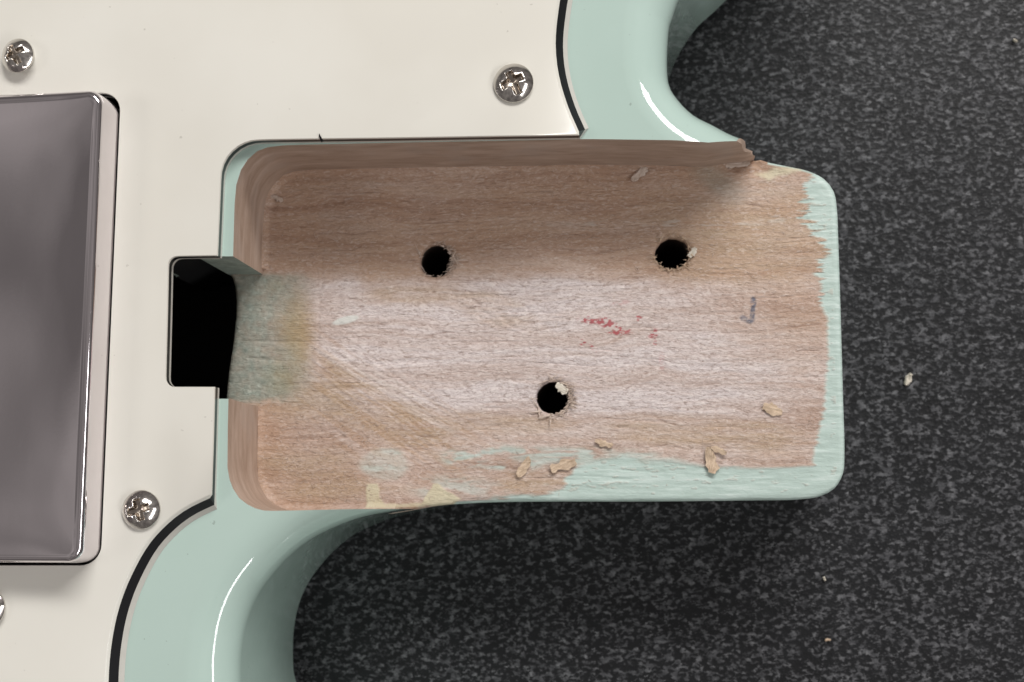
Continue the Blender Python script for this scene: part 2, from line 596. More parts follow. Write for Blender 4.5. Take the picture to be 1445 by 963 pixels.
prof = [(1030, .060), (1030, .0442), (1037, .0428), (1041, .0410), (1046, .0394), (1049, .0368), (1053, .0348), (1056, .0324), (1060, .0306), (1064, .0286), (1070, ZF-.0012), (1150, ZF-.0012), (1150, .060)]
bmw = bmesh.new()
rw = random.Random(5)
rows_ = []
for yv in np.linspace(.050, .068, 15):
    rows_.append([bmw.verts.new((P(px, 214, min(z, .044))[0]+(rw.uniform(-.0005, .0005) if 0 < k < 10 else 0), yv, z+(rw.uniform(-.0004, .0004) if 1 < k < 10 else 0))) for k, (px, z) in enumerate(prof)])
for a, b in zip(rows_, rows_[1:]):
    for k in range(len(prof)):
        j = (k+1) % len(prof)
        bmw.faces.new((a[k], a[j], b[j], b[k]))
bmw.faces.new(rows_[0][::-1]); bmw.faces.new(rows_[-1])
bmesh.ops.recalc_face_normals(bmw, faces=bmw.faces)
for f in bmw.faces:
    f.material_index = 1
cut(body, bm_obj('cutter', bmw, body_mats))
under(body, guitar)
body.data.polygons.foreach_set('use_smooth', [True]*len(body.data.polygons))
body.data.set_sharp_from_angle(angle=math.radians(28))
tag(body, 'glossy mint green solid body')
BINV = GINV

# ------------------------------------------------------------------ pocket floor: fine sheet with torn paint, dust, painted shade and sheen, ink and scratches
fa = 0
i0 = int(np.argmin(np.hypot(*(OUT-np.array(P(560, 726, .021))).T)))
i1 = int(np.argmin(np.hypot(*(OUT-np.array(P(1080, 223, .028))).T)))
idx = []
i = i0
step = 1 if ((i1-i0) % len(OUT)) < ((i0-i1) % len(OUT)) else -1
while i != i1:
    idx.append(i); i = (i+step) % len(OUT)
idx.append(i1)
floor_poly = [tuple(OUT[i]) for i in idx]
floor_poly += [PF(1066, 226), PF(1040, 226), PF(700, 230), PF(440, 234), PF(395, 243), PF(372, 270), PF(367, 384)]
floor_poly += [PF(322, 384), PF(327.5, 392), PF(331.5, 405), PF(333, 425), PF(332.5, 445), PF(328.5, 485), PF(322.5, 522), PF(319, 560), PF(318, 582)]
floor_poly += [PF(364, 582), PF(364, 680), PF(380, 726), PF(480, 727)]
FP = np.array(floor_poly)
G = .00015
xs = np.arange(FP[:, 0].min()-3*G, FP[:, 0].max()+3*G, G)
ys = np.arange(FP[:, 1].min()-3*G, FP[:, 1].max()+3*G, G)
X, Y = np.meshgrid(xs, ys)


def poly_sd(X, Y, poly):
    d2 = np.full(X.shape, 1e9)
    inside = np.zeros(X.shape, bool)
    n = len(poly)
    for i in range(n):
        ax, ay = poly[i]; bx, by = poly[(i+1) % n]
        ex, ey = bx-ax, by-ay
        t = np.clip(((X-ax)*ex+(Y-ay)*ey)/(ex*ex+ey*ey+1e-18), 0, 1)
        d2 = np.minimum(d2, (X-ax-t*ex)**2+(Y-ay-t*ey)**2)
        c = ((ay > Y) != (by > Y))
        if ey != 0:
            inside ^= c & (X < (bx-ax)*(Y-ay)/ey+ax)
    return np.where(inside, -1, 1)*np.sqrt(d2)


# thin the outline part of the polygon so the distance test stays quick
keep = [0]
for k in range(1, len(FP)):
    if np.hypot(*(FP[k]-FP[keep[-1]])) > .0007 or k > len(idx)-3:
        keep.append(k)
SD = poly_sd(X, Y, FP[keep])-.00005
U, V = to_px(X, Y, np.full_like(X, ZF))
for q, (hx, hy, hr) in enumerate(HOLES):
    x, y = PF(hx, hy)
    th = np.arctan2(Y-y, X-x)
    rag = 1+.035*np.sin(2*th+q)+.16*(fbm(np.cos(th)*9+q*20, np.sin(th)*9+q*7, 3.0, 3.0, 4, 70+q, .6)-.5)
    SD = np.maximum(SD, hr*PXF*rag-np.hypot(X-x, Y-y))
gy_, gx_ = np.gradient(SD, G)
gl = np.sqrt(gx_**2+gy_**2)+1e-9
near = (SD > 0) & (SD < 1.6*G)
Xs = np.where(near, X-SD*gx_/gl, X); Ys = np.where(near, Y-SD*gy_/gl, Y)
SDs = np.where(near, 0, SD)

# masks, laid out on the floor itself
rng = np.random.RandomState(3)
nz = fbm(U, V, 60, 60, 4, 1)
nfine = fbm(U, V, 9, 9, 3, 2)
nstr = .65*fbm(U, V, 60, 6, 4, 3, .6)+.35*fbm(U, V, 25, 2.6, 2, 13)                  # streaks along the grain
yy = [225, 240, 262, 275, 290, 305, 330, 360, 400, 438, 446, 500, 560, 600, 640, 662, 720]
xx = [1150, 1146, 1138, 1134, 1136, 1134, 1158, 1163, 1158, 1158, 1167, 1169, 1165, 1158, 1150, 1145, 1145]
xb = np.interp(V, yy, xx)
amp = np.interp(V, [230, 262, 300, 340, 430, 450, 620], [6, 30, 46, 34, 18, 5, 8])
paint_r = sstep(-4, 4, U-xb+(nstr-.5)*amp*2.0)
bx = [560, 640, 690, 730, 790, 803, 815, 840, 880, 940, 1000, 1080, 1150, 1210]
by = [740, 722, 708, 701, 692, 676, 664, 655, 647, 654, 661, 661, 659, 658]
paint_b = sstep(np.interp(U, [600, 780, 860, 980, 1050], [-6, -9, -20, -8, -4]), 3, V-np.interp(U, bx, by)+(fbm(U, V, 30, 7, 3, 5)-.5)*np.interp(U, [600, 800, 900, 1000, 1150], [26, 30, 14, 7, 5]))


def blob(cx, cy, rx, ry, rot=0., soft=.35, wob=.6, n=None):
    c, s = math.cos(rot), math.sin(rot)
    a = ((U-cx)*c+(V-cy)*s)/rx; b = (-(U-cx)*s+(V-cy)*c)/ry
    d = np.sqrt(a*a+b*b)+((nz if n is None else n)-.5)*2*wob
    return 1-sstep(1-soft, 1+soft, d)


wisp = sstep(.40, .62, fbm(U, V, 26, 8, 4, 9))
thin = .62*blob(546, 656, 34, 24, 0, .2, .35)*(.5+.5*wisp)
thin = np.maximum(thin, .8*wisp*blob(690, 646, 95, 17, .03, .3, .6))
thin = np.maximum(thin, .75*sstep(.45, .6, fbm(U, V, 40, 9, 3, 11))*blob(830, 645, 100, 13, .02, .4, .5))
thin = np.maximum(thin, .45*wisp*blob(640, 690, 60, 18, 0, .5, .5))
paint = np.clip(np.maximum(np.maximum(paint_r, paint_b), thin), 0, 1)
paint *= 1-.28*sstep(.68, .76, fbm(U, V, 14, 4, 3, 21))*(SD < -.0012)
paint = np.maximum(paint, sstep(-.00055, -.00025, SD)*((U > 640) & ((V > 640) | (U > 1100)) | (V < 244) & (U > 1083)))

dust_lit = .06+.86*sstep(384, 410, V+(nz-.5)*26+(U-780)*.012)*sstep(370, 500, U+(nz-.5)*60)*(1-.55*sstep(555, 635, V+(nz-.5)*60))  # pale dust; upper band left brown, the wall's shadow put into the colour
dust_lit *= 1-.72*sstep(960, 1120, U-.35*(V-430)+(nz-.5)*120)*(1-.45*sstep(455, 520, V))
tanm = np.zeros_like(U)
for b_ in ((705, 440, 88, 27, .33, .4, .5), (585, 417, 70, 15, .02, .5, .6), (555, 592, 130, 36, .50, .5, .4), (500, 545, 80, 12, .72, .4, .4), (990, 612, 150, 20, .06, .5, .5), (690, 598, 120, 14, .02, .6, .6),
           (1080, 330, 130, 60, 0, .8, .5), (430, 660, 60, 26, .1, .7, .5), (480, 690, 90, 16, 0, .6, .5), (760, 680, 60, 18, .0, .6, .5)):
    tanm = np.maximum(tanm, blob(*b_))
tanm = tanm*(.35+.9*np.clip(fbm(U, V, 50, 8, 3, 61)*1.6-.3, 0, 1))
dust_lit *= 1-.75*np.clip(tanm, 0, 1)
fan = blob(540, 570, 170, 70, .55, .5, .4)
dust_lit -= fan*.38*sstep(.50, .62, fbm(U*.83+V*.56, -U*.56+V*.83, 120, 4.5, 3, 54))
dust_lit = np.clip(dust_lit+.45*blob(800, 425, 130, 45, .1, .8, .6)+.36*blob(680, 515, 260, 60, .05, .8, .6)+.30*blob(1075, 265, 70, 22, -.25, .7, .5)+(nz-.5)*.35+(nstr-.5)*.45, 0, 1)  # raised blobs also paint a whitish sheen across the centre
dust_lit *= np.where(V > 236, 1, .3)

dab = .85*sstep(.49, .60, fbm(U, V, 5, 2.3, 2, 31))
red = dab*np.maximum.reduce([blob(838, 452, 24, 5, .05, .3, .3), blob(868, 462, 20, 5, .25, .3, .3), blob(872, 470, 14, 3, .1, .3, .2), blob(902, 449, 5, 4, .3, .3, .2), .9*blob(922, 472, 6, 8, .6, .3, .3),
                             blob(822, 483, 5, 5, .5, .3, .2), blob(838, 492, 8, 3, .6, .3, .2), .7*blob(925, 484, 4, 3, 0, .3, .2), .3*blob(934, 510, 4, 14, 0, .4, .3), .35*blob(876, 428, 12, 3, -.2, .4, .3)])
dab2 = sstep(.22, .40, fbm(U, V, 6, 4, 2, 33))
blue = .8*(.55+.45*sstep(.35, .6, fbm(U, V, 5, 3, 2, 35)))*dab2*np.maximum.reduce([blob(1063, 427, 4.2, 8, 0, .3, .1), .95*blob(1062, 442, 3.4, 13, .08, .3, .15), .95*blob(1059, 453, 6, 3.6, -.3, .4, .15), .8*blob(1050, 450, 7, 4, .5, .4, .25)])
white = np.maximum(blob(488, 452, 17, 4.6, -.25, .2, .25), .0)
white = np.maximum(white, .35*sstep(.60, .70, fbm(U, V, 30, 5, 3, 41))*blob(960, 315, 190, 7, -.03, .5, .5))
grey = sstep(-38, 38, 404-U+(nz-.5)*46+8*np.sin(V*.05))*sstep(382, 392, V)*(1-sstep(560, 572, V+(nfine-.5)*16))
grey *= .75+.5*(nfine-.4)
grey = np.clip(np.maximum(grey, .32*blob(1015, 258, 34, 16, .5, .6, .4)), 0, 1)  # blob by the broken corner: wall shadow put into the grey
stain = np.clip(np.maximum.reduce([.9*blob(398, 534, 22, 26, 0, .5, .5), .6*blob(390, 404, 12, 9, 0, .6, .4), .8*blob(418, 480, 22, 75, 0, .7, .4), .35*blob(425, 560, 40, 30, 0, .8, .4)]), 0, 1)


def polymask(pts, soft=1.6, wob=3.):
    d = np.full(U.shape, 1e3)
    sel = (U > min(p[0] for p in pts)-9) & (U < max(p[0] for p in pts)+9) & (V > min(p[1] for p in pts)-9) & (V < max(p[1] for p in pts)+9)
    d[sel] = poly_sd(U[sel], V[sel], pts)
    return 1-sstep(-soft, soft, d+(nfine-.5)*wob)


primer = np.maximum.reduce([polymask([(517, 684), (533, 683), (537, 704), (546, 716), (517, 717)]), polymask([(594, 712), (611, 684), (618, 683), (632, 694), (650, 704), (641, 712), (615, 715)]),
                            .8*polymask([(528, 712), (600, 710), (600, 716), (528, 718)], 1.5), .85*polymask([(1066, 246), (1096, 236), (1140, 238), (1120, 243), (1085, 254)], 4, 6)])

# single grain checks and sanding scratches that can be told apart
_wu = (fbm(U, V, 34, 34, 3, 81)-.5)*7
_wv = (fbm(U, V, 26, 26, 3, 82)-.5)*7


def line_mask(pts, width, wob=1.0):
    pts = catmull(pts, 14, False)
    lo = np.min(pts, 0)-12; hi = np.max(pts, 0)+12
    sel = (U > lo[0]) & (U < hi[0]) & (V > lo[1]) & (V < hi[1])
    x_, y_ = U[sel]+_wu[sel]*wob, V[sel]+_wv[sel]*wob
    d = np.full(x_.shape, 1e3)
    for a_, b_ in zip(pts, pts[1:]):
        e_ = b_-a_
        t_ = np.clip(((x_-a_[0])*e_[0]+(y_-a_[1])*e_[1])/(e_ @ e_+1e-9), 0, 1)
        d = np.minimum(d, np.hypot(x_-a_[0]-t_*e_[0], y_-a_[1]-t_*e_[1]))
    out = np.zeros_like(U)
    out[sel] = 1-sstep(width*.5, width*1.5, d)
    return out


gap = sstep(.34, .52, fbm(U, V, 28, 9, 3, 83))
crack = np.zeros_like(U)
for pts_, w_, a_ in (([(578, 476), (610, 471), (650, 470), (730, 471), (775, 464), (800, 459)], 1.3, .8), ([(903, 467), (960, 466), (1060, 468), (1110, 462), (1160, 458)], 1.3, .8),
                     ([(850, 574), (900, 583), (950, 597), (990, 612), (1060, 624), (1130, 626)], 1.6, .6), ([(640, 545), (700, 546), (760, 549)], 1.2, .7), ([(690, 394), (760, 396), (860, 393), (960, 397), (1060, 402)], 1.3, .6),
                     ([(440, 331), (520, 328), (600, 322)], 1.2, .7), ([(450, 521), (520, 523), (600, 530), (680, 528)], 1.1, .55), ([(860, 543), (980, 544), (1080, 541), (1150, 545)], 1.2, .6),
                     ([(520, 638), (600, 634), (660, 636)], 1.4, .7), ([(570, 659), (640, 652), (690, 656), (740, 664)], 1.6, .7), ([(820, 500), (900, 506), (1010, 509), (1100, 505)], 1.0, .5),
                     ([(1000, 420), (1070, 415), (1150, 425)], 1.2, .5), ([(480, 610), (540, 606), (620, 611)], 1.0, .5), ([(690, 352), (760, 350), (830, 354)], 1.2, .6), ([(660, 290), (780, 286), (900, 291)], 1.1, .5),
                     ([(400, 436), (470, 432), (540, 436)], 1.0, .5), ([(980, 590), (1060, 596), (1150, 600)], 1.1, .5), ([(380, 360), (440, 366), (450, 420), (452, 470)], 1.0, .25)):
    crack = np.maximum(crack, a_*line_mask(pts_, w_*.72))
crack *= gap*.5
scratch = np.zeros_like(U)
rs = random.Random(91)
for k in range(34):
    o_ = rs.uniform(-34, 52); t0 = rs.uniform(0, .55); t1 = t0+rs.uniform(.15, .45)
    arc_ = [(440+260*t+o_*.55, 488+150*t-40*t*t+o_*.75+18*t*t) for t in np.linspace(t0, min(1, t1), 5)]
    scratch = np.maximum(scratch, rs.uniform(.3, .9)*line_mask(arc_, rs.uniform(.5, .9), .25))
for k in range(14):
    x_, y_ = rs.uniform(440, 1050), rs.uniform(420, 640); l_ = rs.uniform(20, 70); a_ = rs.uniform(.25, .8)
    scratch = np.maximum(scratch, .5*line_mask([(x_, y_), (x_+l_*.5*math.cos(a_), y_+l_*.5*math.sin(a_)+1), (x_+l_*math.cos(a_), y_+l_*math.sin(a_))], .6, .3))

# relief in metres
grainh = fbm(U, V, 70, 5, 4, 51)
H = -.00016*crack+.00006*scratch+(grainh-.5)*.00016+(fbm(U, V, 8, 4, 3, 52)-.5)*.00012
H -= .00013*sstep(.72, .80, fbm(U, V+6*np.sin(U*.011), 110, 6, 3, 53))                            # open grain lines
diag = fbm(U*.80+V*.60, -U*.60+V*.80, 90, 4, 3, 54)
H += (diag-.5)*.00022*np.maximum(blob(545, 570, 150, 60, .6, .5, .4), 0)         # coarse sanding scratches
H += (fbm(U*.9+V*.43, -U*.43+V*.9, 9, 4, 2, 55)-.5)*.00030*blob(705, 440, 88, 27, .33, .4, .5)
H -= .00004*np.exp(-((U-452+3*np.sin(V*.03))/2.2)**2)*((V > 300) & (V < 640))     # router step near the cavity end
H += .00014*paint*(1-sstep(-.0004, 0, SD))+.00006*white+.00008*primer
H *= np.where(paint > .8, .55, 1)
H -= .0012*(1-np.sqrt(np.clip(1-np.clip((SDs+.0011)/.0011, 0, 1)**2, 0, 1)))*.55       # eased edges
# low wear towards the broken corner
H -= .0006*blob(1062, 236, 30, 9, .2, .6, .5)
# soft cove where the cutter left the foot of the walls
WSD = -poly_sd(X, Y, np.array(pocket_poly))
cove = np.clip(1-(WSD-.00005)/.0011, 0, 1)**2*.0009
cove *= 1-((U < 392) & (V > 380) & (V < 580))
cove[(U > 1025) | (V > 640) & (U > 560)] = 0
H += cove
Zg = ZF+H

use = SDs <= 1e-9
cell = use[:-1, :-1] & use[1:, :-1] & use[:-1, 1:] & use[1:, 1:]
vid = -np.ones(X.shape, int)
need = np.zeros(X.shape, bool)
for a in (0, 1):
    for b in (0, 1):
        need[a:a+cell.shape[0], b:b+cell.shape[1]] |= cell
vid[need] = np.arange(need.sum())
verts = np.stack([Xs[need]-gx, Ys[need]-gy, Zg[need]], 1)
quads = np.stack([vid[:-1, :-1][cell], vid[:-1, 1:][cell], vid[1:, 1:][cell], vid[1:, :-1][cell]], 1)
e = np.concatenate([quads[:, [0, 1]], quads[:, [1, 2]], quads[:, [2, 3]], quads[:, [3, 0]]])
key = e[:, 0].astype(np.int64)*10_000_000+e[:, 1]
rkey = e[:, 1].astype(np.int64)*10_000_000+e[:, 0]
be = e[~np.isin(key, rkey)]
bv = np.unique(be)
lowid = {int(v): len(verts)+k for k, v in enumerate(bv)}
low = verts[bv].copy(); low[:, 2] = ZF-.0018
skirt = np.array([[b, a, lowid[int(a)], lowid[int(b)]] for a, b in be])
allv = np.concatenate([verts, low]); allq = np.concatenate([quads, skirt])
me = bpy.data.meshes.new('pocket_floor')
me.vertices.add(len(allv)); me.vertices.foreach_set('co', allv.astype(np.float32).ravel())
me.loops.add(len(allq)*4); me.loops.foreach_set('vertex_index', allq.astype(np.int32).ravel())
me.polygons.add(len(allq)); me.polygons.foreach_set('loop_start', np.arange(0, len(allq)*4, 4, dtype=np.int32))
me.update(calc_edges=True)
for nm, chans in (('mask_a', (paint, dust_lit, tanm)), ('mask_b', (red, blue, white)), ('mask_c', (grey, primer, stain)), ('mask_d', (crack, scratch, crack*0))):
    at = me.attributes.new(nm, 'FLOAT_COLOR', 'POINT')
    top = np.stack([np.clip(c[need], 0, 1) for c in chans]+[np.ones(need.sum())], 1)
    at.data.foreach_set('color', np.concatenate([top, top[bv]]).astype(np.float32).ravel())
floor = mesh_obj('pocket_floor', me, M_FLOOR, body, 50)
tag(floor, 'bare sanded wood floor of the neck pocket with mint paint along its edges')

# ------------------------------------------------------------------ loose fibres and splinters
def ribbon(bm, pts, w, up=(0, 0, 1)):
    vs = []
    n = len(pts)
    for i, p in enumerate(pts):
        t = (Vector(pts[min(i+1, n-1)])-Vector(pts[max(i-1, 0)])).normalized()
        s = t.cross(Vector(up))
        s = s.normalized() if s.length > 1e-6 else Vector((1, 0, 0))
        ww = w*(1-.75*(i/(n-1)))
        vs.append((bm.verts.new(Vector(p)-s*ww), bm.verts.new(Vector(p)+Vector(up)*ww*.9), bm.verts.new(Vector(p)+s*ww)))
    for a, b in zip(vs, vs[1:]):
        bm.faces.new((a[0], a[1], b[1], b[0])); bm.faces.new((a[1], a[2], b[2], b[1])); bm.faces.new((a[2], a[0], b[0], b[2]))


def floor_z(x, y):
    i = int(np.clip(round((x-xs[0])/G), 0, len(xs)-1)); j = int(np.clip(round((y-ys[0])/G), 0, len(ys)-1))
    return float(Zg[j, i]), float(SD[j, i]), float(paint[j, i])


def torn_ring(q, count, arc, wr):
    hx, hy, hr = HOLES[q]
    x0, y0 = PF(hx, hy)
    bm = bmesh.new()
    rr = random.Random(40+q)
    for _ in range(count):
        a = rr.gauss(*arc) if rr.random() < .72 else rr.uniform(0, 6.283)
        r0 = hr*PXF*rr.uniform(.93, 1.10)
        ln = rr.uniform(.5, wr)*MM
        da = (rr.choice((0, math.pi))+rr.gauss(0, .5)-a) if rr.random() < .6 else rr.uniform(-2.6, 2.6)
        if math.cos(da) < -.2:
            ln *= .35
        lift = rr.uniform(0.0, .7)*MM
        pts = []
        for k in range(5):
            t = k/4
            px = x0+math.cos(a)*r0+math.cos(a+da)*ln*t+math.sin(a)*lift*.4*t*t
            py = y0+math.sin(a)*r0+math.sin(a+da)*ln*t-math.cos(a)*lift*.4*t*t
            pts.append((px-gx, py-gy, ZF-.0001+lift*math.sin(t*2.4)))
        ribbon(bm, pts, rr.choice((.04, .05, .07, .1, .2))*MM*rr.uniform(.8, 1.2))
    o = bm_obj('torn_fibres', bm, M_FUZZ if q != 1 else M_CHIP, body)
    o['kind'] = 'stuff'
    return o


torn_ring(0, 95, (0.1, .6), 2.6)
torn_ring(1, 80, (-.9, .9), 1.7)
torn_ring(2, 120, (0.0, .85), 2.3)

bm = bmesh.new()
rr = random.Random(77)
made = 0
while made < 1500:
    px = rr.uniform(375, 1160); py = rr.uniform(240, 712)
    if rr.random() < .35:
        px = rr.gauss(480, 70); py = rr.uniform(560, 712)
    x, y = PF(px, py)
    z, sd, pn = floor_z(x, y)
    if sd > -.0012 or pn > .6 and rr.random() < .85:
        continue
    a = rr.gauss(0, .55) if rr.random() < .7 else rr.uniform(0, 6.28)
    ln = rr.uniform(.25, 1.0)*MM
    bend = rr.uniform(-1.5, 1.5); lift = rr.uniform(.02, .22)*MM
    pts = []
    cx_, cy_ = x, y
    for k in range(4):
        t = k/3
        pts.append((cx_-gx, cy_-gy, z+.00002+lift*math.sin(t*3.1)))
        cx_ += math.cos(a+bend*t)*ln/3; cy_ += math.sin(a+bend*t)*ln/3
    ribbon(bm, pts, rr.uniform(.022, .05)*MM)
    made += 1
fz = bm_obj('wood_fuzz', bm, M_FUZZ, body)
fz['kind'] = 'stuff'

# ------------------------------------------------------------------ pickguard: three plies, bevelled on its free curves
guard_pts = []          # (px, py, bevel)
def gp(b, *pts):
    for p in pts:
        guard_pts.append((*p, b))


gp(0, (817, 190.5), (700, 192.3), (560, 194.6), (430, 196.3), (385, 197))
for k in range(9):
    t = k/8*math.pi/2
    gp(0, (366-55*math.sin(t), 252-54.5*math.cos(t)))
gp(0, (308.5, 310), (306.3, 361), (280, 361.3), (252, 361.8))
for k in range(7):
    t = k/6*math.pi/2
    gp(0, (250-13*math.sin(t), 376-14*math.cos(t)))
gp(0, (235.3, 450), (233.2, 530))
for k in range(1, 7):
    t = k/6*math.pi/2
    gp(0, (246-13*math.cos(t), 533+13*math.sin(t)))
gp(0, (275, 546), (302.5, 546), (300.5, 620), (298, 698))
low_curve = catmull([(293.5, 699), (267, 711.5), (242, 728), (207.6, 763), (180, 811), (162.6, 856), (152, 905), (147, 963), (150, 1050), (175, 1170), (150, 1290), (-50, 1300), (-600, 1270), (-1150, 1150), (-1350, 600), (-1250, -50),
                     (-950, -400), (-400, -500), (200, -540), (620, -520), (790, -420), (830, -250), (808, -110), (785.5, 0), (779.5, 60), (784, 105), (797, 150), (813, 187)], 12, False)
gp(1, *[tuple(p) for p in low_curve])
pts0 = np.array([P(x, y, ZP) for x, y, b in guard_pts])
bev = np.array([b for *_, b in guard_pts], float)
if area2(pts0) < 0:
    pts0 = pts0[::-1]; bev = bev[::-1]
gn = normals2d(pts0)
# along bevel ends the offset runs square to the curve
hole_px = round_poly([(170, 131), (141.5, 798), (-262, 798), (-250, 141)], [24, 30, 30, 24], 8)
hole = ccw([P(x, y, ZP) for x, y in hole_px])
SLOPE = .86


def ply(name, ztop, zbot, mat, parent, edge=0.0):
    bm = bmesh.new()
    out_t = pts0+gn*(bev*(ZP-ztop)*SLOPE)[:, None]
    out_b = pts0+gn*(bev*(ZP-zbot)*SLOPE)[:, None]
    levels = [(out_b, zbot)]
    if edge:
        levels += [(out_t+gn*(bev*edge*SLOPE)[:, None], ztop-edge), (out_t-gn*(edge*.6), ztop)]
    else:
        levels += [(out_t, ztop)]
    hl = np.array(hole)
    hn = normals2d(hole)
    hlev = [(hl, z) for _, z in levels]
    if edge:
        hlev[-1] = (hl+hn*(edge*.6), hlev[-1][1])
    rows, hrows = [], []
    for p, z in levels:
        rows.append([bm.verts.new((x-gx, y-gy, z)) for x, y in p])
    for p, z in hlev:
        hrows.append([bm.verts.new((x-gx, y-gy, z)) for x, y in p])
    for R_, flip in ((rows, False), (hrows, True)):
        n = len(R_[0])
        for a, b in zip(R_, R_[1:]):
            for i in range(n):
                j = (i+1) % n
                f = (a[i], a[j], b[j], b[i])
                bm.faces.new(f[::-1] if flip else f)
    for k in (0, -1):
        es = []
        for R_ in (rows[k], hrows[k]):
            n = len(R_)
            for i in range(n):
                es.append(bm.edges.get((R_[i], R_[(i+1) % n])))
        bmesh.ops.triangle_fill(bm, use_beauty=True, use_dissolve=False, edges=es, normal=(0, 0, 1 if k else -1))
    bmesh.ops.recalc_face_normals(bm, faces=bm.faces)
    return bm_obj(name, bm, mat, parent, 25 if not edge else 50)


guard = ply('pickguard', ZP, ZP-.00055, M_GUARD, guitar, .00012)
tag(guard, 'aged white pickguard with black middle ply')
core = ply('middle_ply', ZP-.00056, ZP-.0018, M_BLACK_PLY, guard)
tag(core, 'black middle ply of the pickguard edge')
base = ply('bottom_ply', ZP-.00181, ZT+.00003, M_WHITE_PLY, guard)
tag(base, 'dirty white bottom ply of the pickguard edge')

bm = bmesh.new()
ribbon(bm, [(P(px, py, ZP)[0]-gx, P(px, py, ZP)[1]-gy, z) for px, py, z in ((454, 199, ZP-.0006), (452.5, 195, ZP+.0001), (451.5, 192, ZP+.0003), (451, 189.5, ZP+.0002))], .00022)
bm_obj('plastic_burr', bm, M_BLACK_PLY, guard)

# ------------------------------------------------------------------ screws: domed heads with a cross recess
def screw_mesh(r, dome, side, rot, seed):
    bm = bmesh.new()
    rr = random.Random(seed)
    NR, NA = 44, 128
    grid = []
    wob = [rr.uniform(.85, 1.15) for _ in range(4)]
    for i in range(NR+1):
        q = i/NR
        row = []
        for k in range(NA):
            a = 2*math.pi*k/NA
            x, y = q*math.cos(a), q*math.sin(a)
            z = dome*(1-q**2.1)
            c, s = math.cos(rot), math.sin(rot)
            u, v = abs(c*x+s*y), abs(-s*x+c*y)
            arm = int(((a-rot+math.pi/4) % (2*math.pi))/(math.pi/2)) % 4
            lim = .64*wob[arm]
            w = .19
            d = min(max(u-lim, v-w), max(v-lim, u-w))
            core_ = math.hypot(u, v)-.30
            d = min(d, core_)
            t = max(0, min(1, (.03-d)/.13))
            depth = (.80-.80*math.hypot(u, v))*r*.62
            z -= t*t*(3-2*t)*max(depth, .12*r)
            row.append(bm.verts.new((x*r, y*r, z)))
        grid.append(row)
    for i in range(NR):
        for k in range(NA):
            j = (k+1) % NA
            if i == 0:
                continue
            f = bm.faces.new((grid[i][k], grid[i+1][k], grid[i+1][j], grid[i][j]))
            q = (i+.5)/NR
            if dome*(1-q**2.1)-sum(w_.co.z for w_ in f.verts)/4 > .10*r:
                f.material_index = 1
    bm.faces.new([grid[1][k] for k in range(NA)])
    prev = grid[NR]
    for (rad, z) in ((1.012, -side*.25), (1.0, -side*.8), (.93, -side), (.6, -side-.8*r), (.5, -side-1.6*r)):
        ring = [bm.verts.new((math.cos(2*math.pi*k/NA)*r*rad, math.sin(2*math.pi*k/NA)*r*rad, z)) for k in range(NA)]
        for k in range(NA):
            j = (k+1) % NA
            bm.faces.new((prev[k], ring[k], ring[j], prev[j]))
        prev = ring
    bm.faces.new(prev[::-1])
    for v in grid[0]:
        bm.verts.remove(v)
    bmesh.ops.recalc_face_normals(bm, faces=bm.faces)
    return bm


PXP = float(np.hypot(*(np.array(P(701, 200, ZP))-np.array(P(700, 200, ZP)))))
for sx, sy, sr, lift, rot, tilt in ((30.5, 83, 25, .0016, .5, .12), (725, 118.5, 28, .0005, .42, 0.02), (200.5, 719.5, 27, .0005, .28, .0), (-16, 858, 27, .0009, .9, .03)):
    x, y = P(sx, sy, ZP)
    s = bm_obj('screw', screw_mesh(sr*PXP, .0015, .0005, rot, int(sx)), [M_NICKEL, M_RECESS], guard, 60)
    s.location = (x-gx, y-gy, ZP+lift)
    s.rotation_euler = (tilt*.3, -tilt, 0)
    tag(s, 'nickel pickguard screw with worn cross recess')

# ------------------------------------------------------------------ pickup: chrome cover on a dark base
cov = ccw([P(x, y, ZP) for x, y in round_poly([(168.3, 138.5), (140.2, 795.5), (-248, 794), (-226, 156)], [22, 26, 26, 22], 10)])
_c = []
for a_, b_ in zip(cov, cov[1:]+cov[:1]):
    a_, b_ = np.array(a_), np.array(b_)
    k_ = max(1, int(np.linalg.norm(b_-a_)/.0012))
    _c += [a_+(b_-a_)*j/k_ for j in range(k_)]
cov = _c
cn = normals2d(cov)
C0 = np.array(cov)
tilt_c = C0.mean(0)


def cover_ring(inset, z, tilt=.035):
    q = C0-cn*inset
    return [(x-gx, y-gy, z+(x-C0[:, 0].max())*tilt) for x, y in q]


R_C = .0012
rings = [cover_ring(0, ZT-.006, 0), cover_ring(0.00005, ZP+.0008, .02)]
for k in range(11):
    a = math.pi/2*k/10
    rings.append(cover_ring(.0003+R_C*(1-math.cos(a)), ZC-R_C*(1-math.sin(a))))
last = np.array(rings[-1])
ctr = last.mean(0)
hx_, hy_ = np.abs(last[:, :2]-ctr[:2]).max(0)
for sc in (.995, .985, .97, .95, .92, .88, .83, .77, .7, .6, .5, .38, .25, .1):
    ring_ = []
    for p in last:
        q = ctr+(p-ctr)*sc
        u_, v_ = (q[:2]-ctr[:2])/(hx_, hy_)
        # stamped sheet: nearly flat, easing down towards the rim
        ring_.append((q[0], q[1], q[2]+.00028*(1-min(1, abs(u_))**5)*(1-min(1, abs(v_))**9)))
    rings.append(ring_)
cover = bm_obj('pickup_cover', loft(rings), M_CHROME, guitar, 40)
tag(cover, 'smudged chrome humbucking pickup cover with no visible pole pieces')
under_poly = [tuple(p) for p in (C0-cn*.0016)]
pb = bm_obj('pickup_base', prism([(x-gx, y-gy) for x, y in under_poly], ZT-.014, ZT-.006), M_BLACK_PLY, cover)

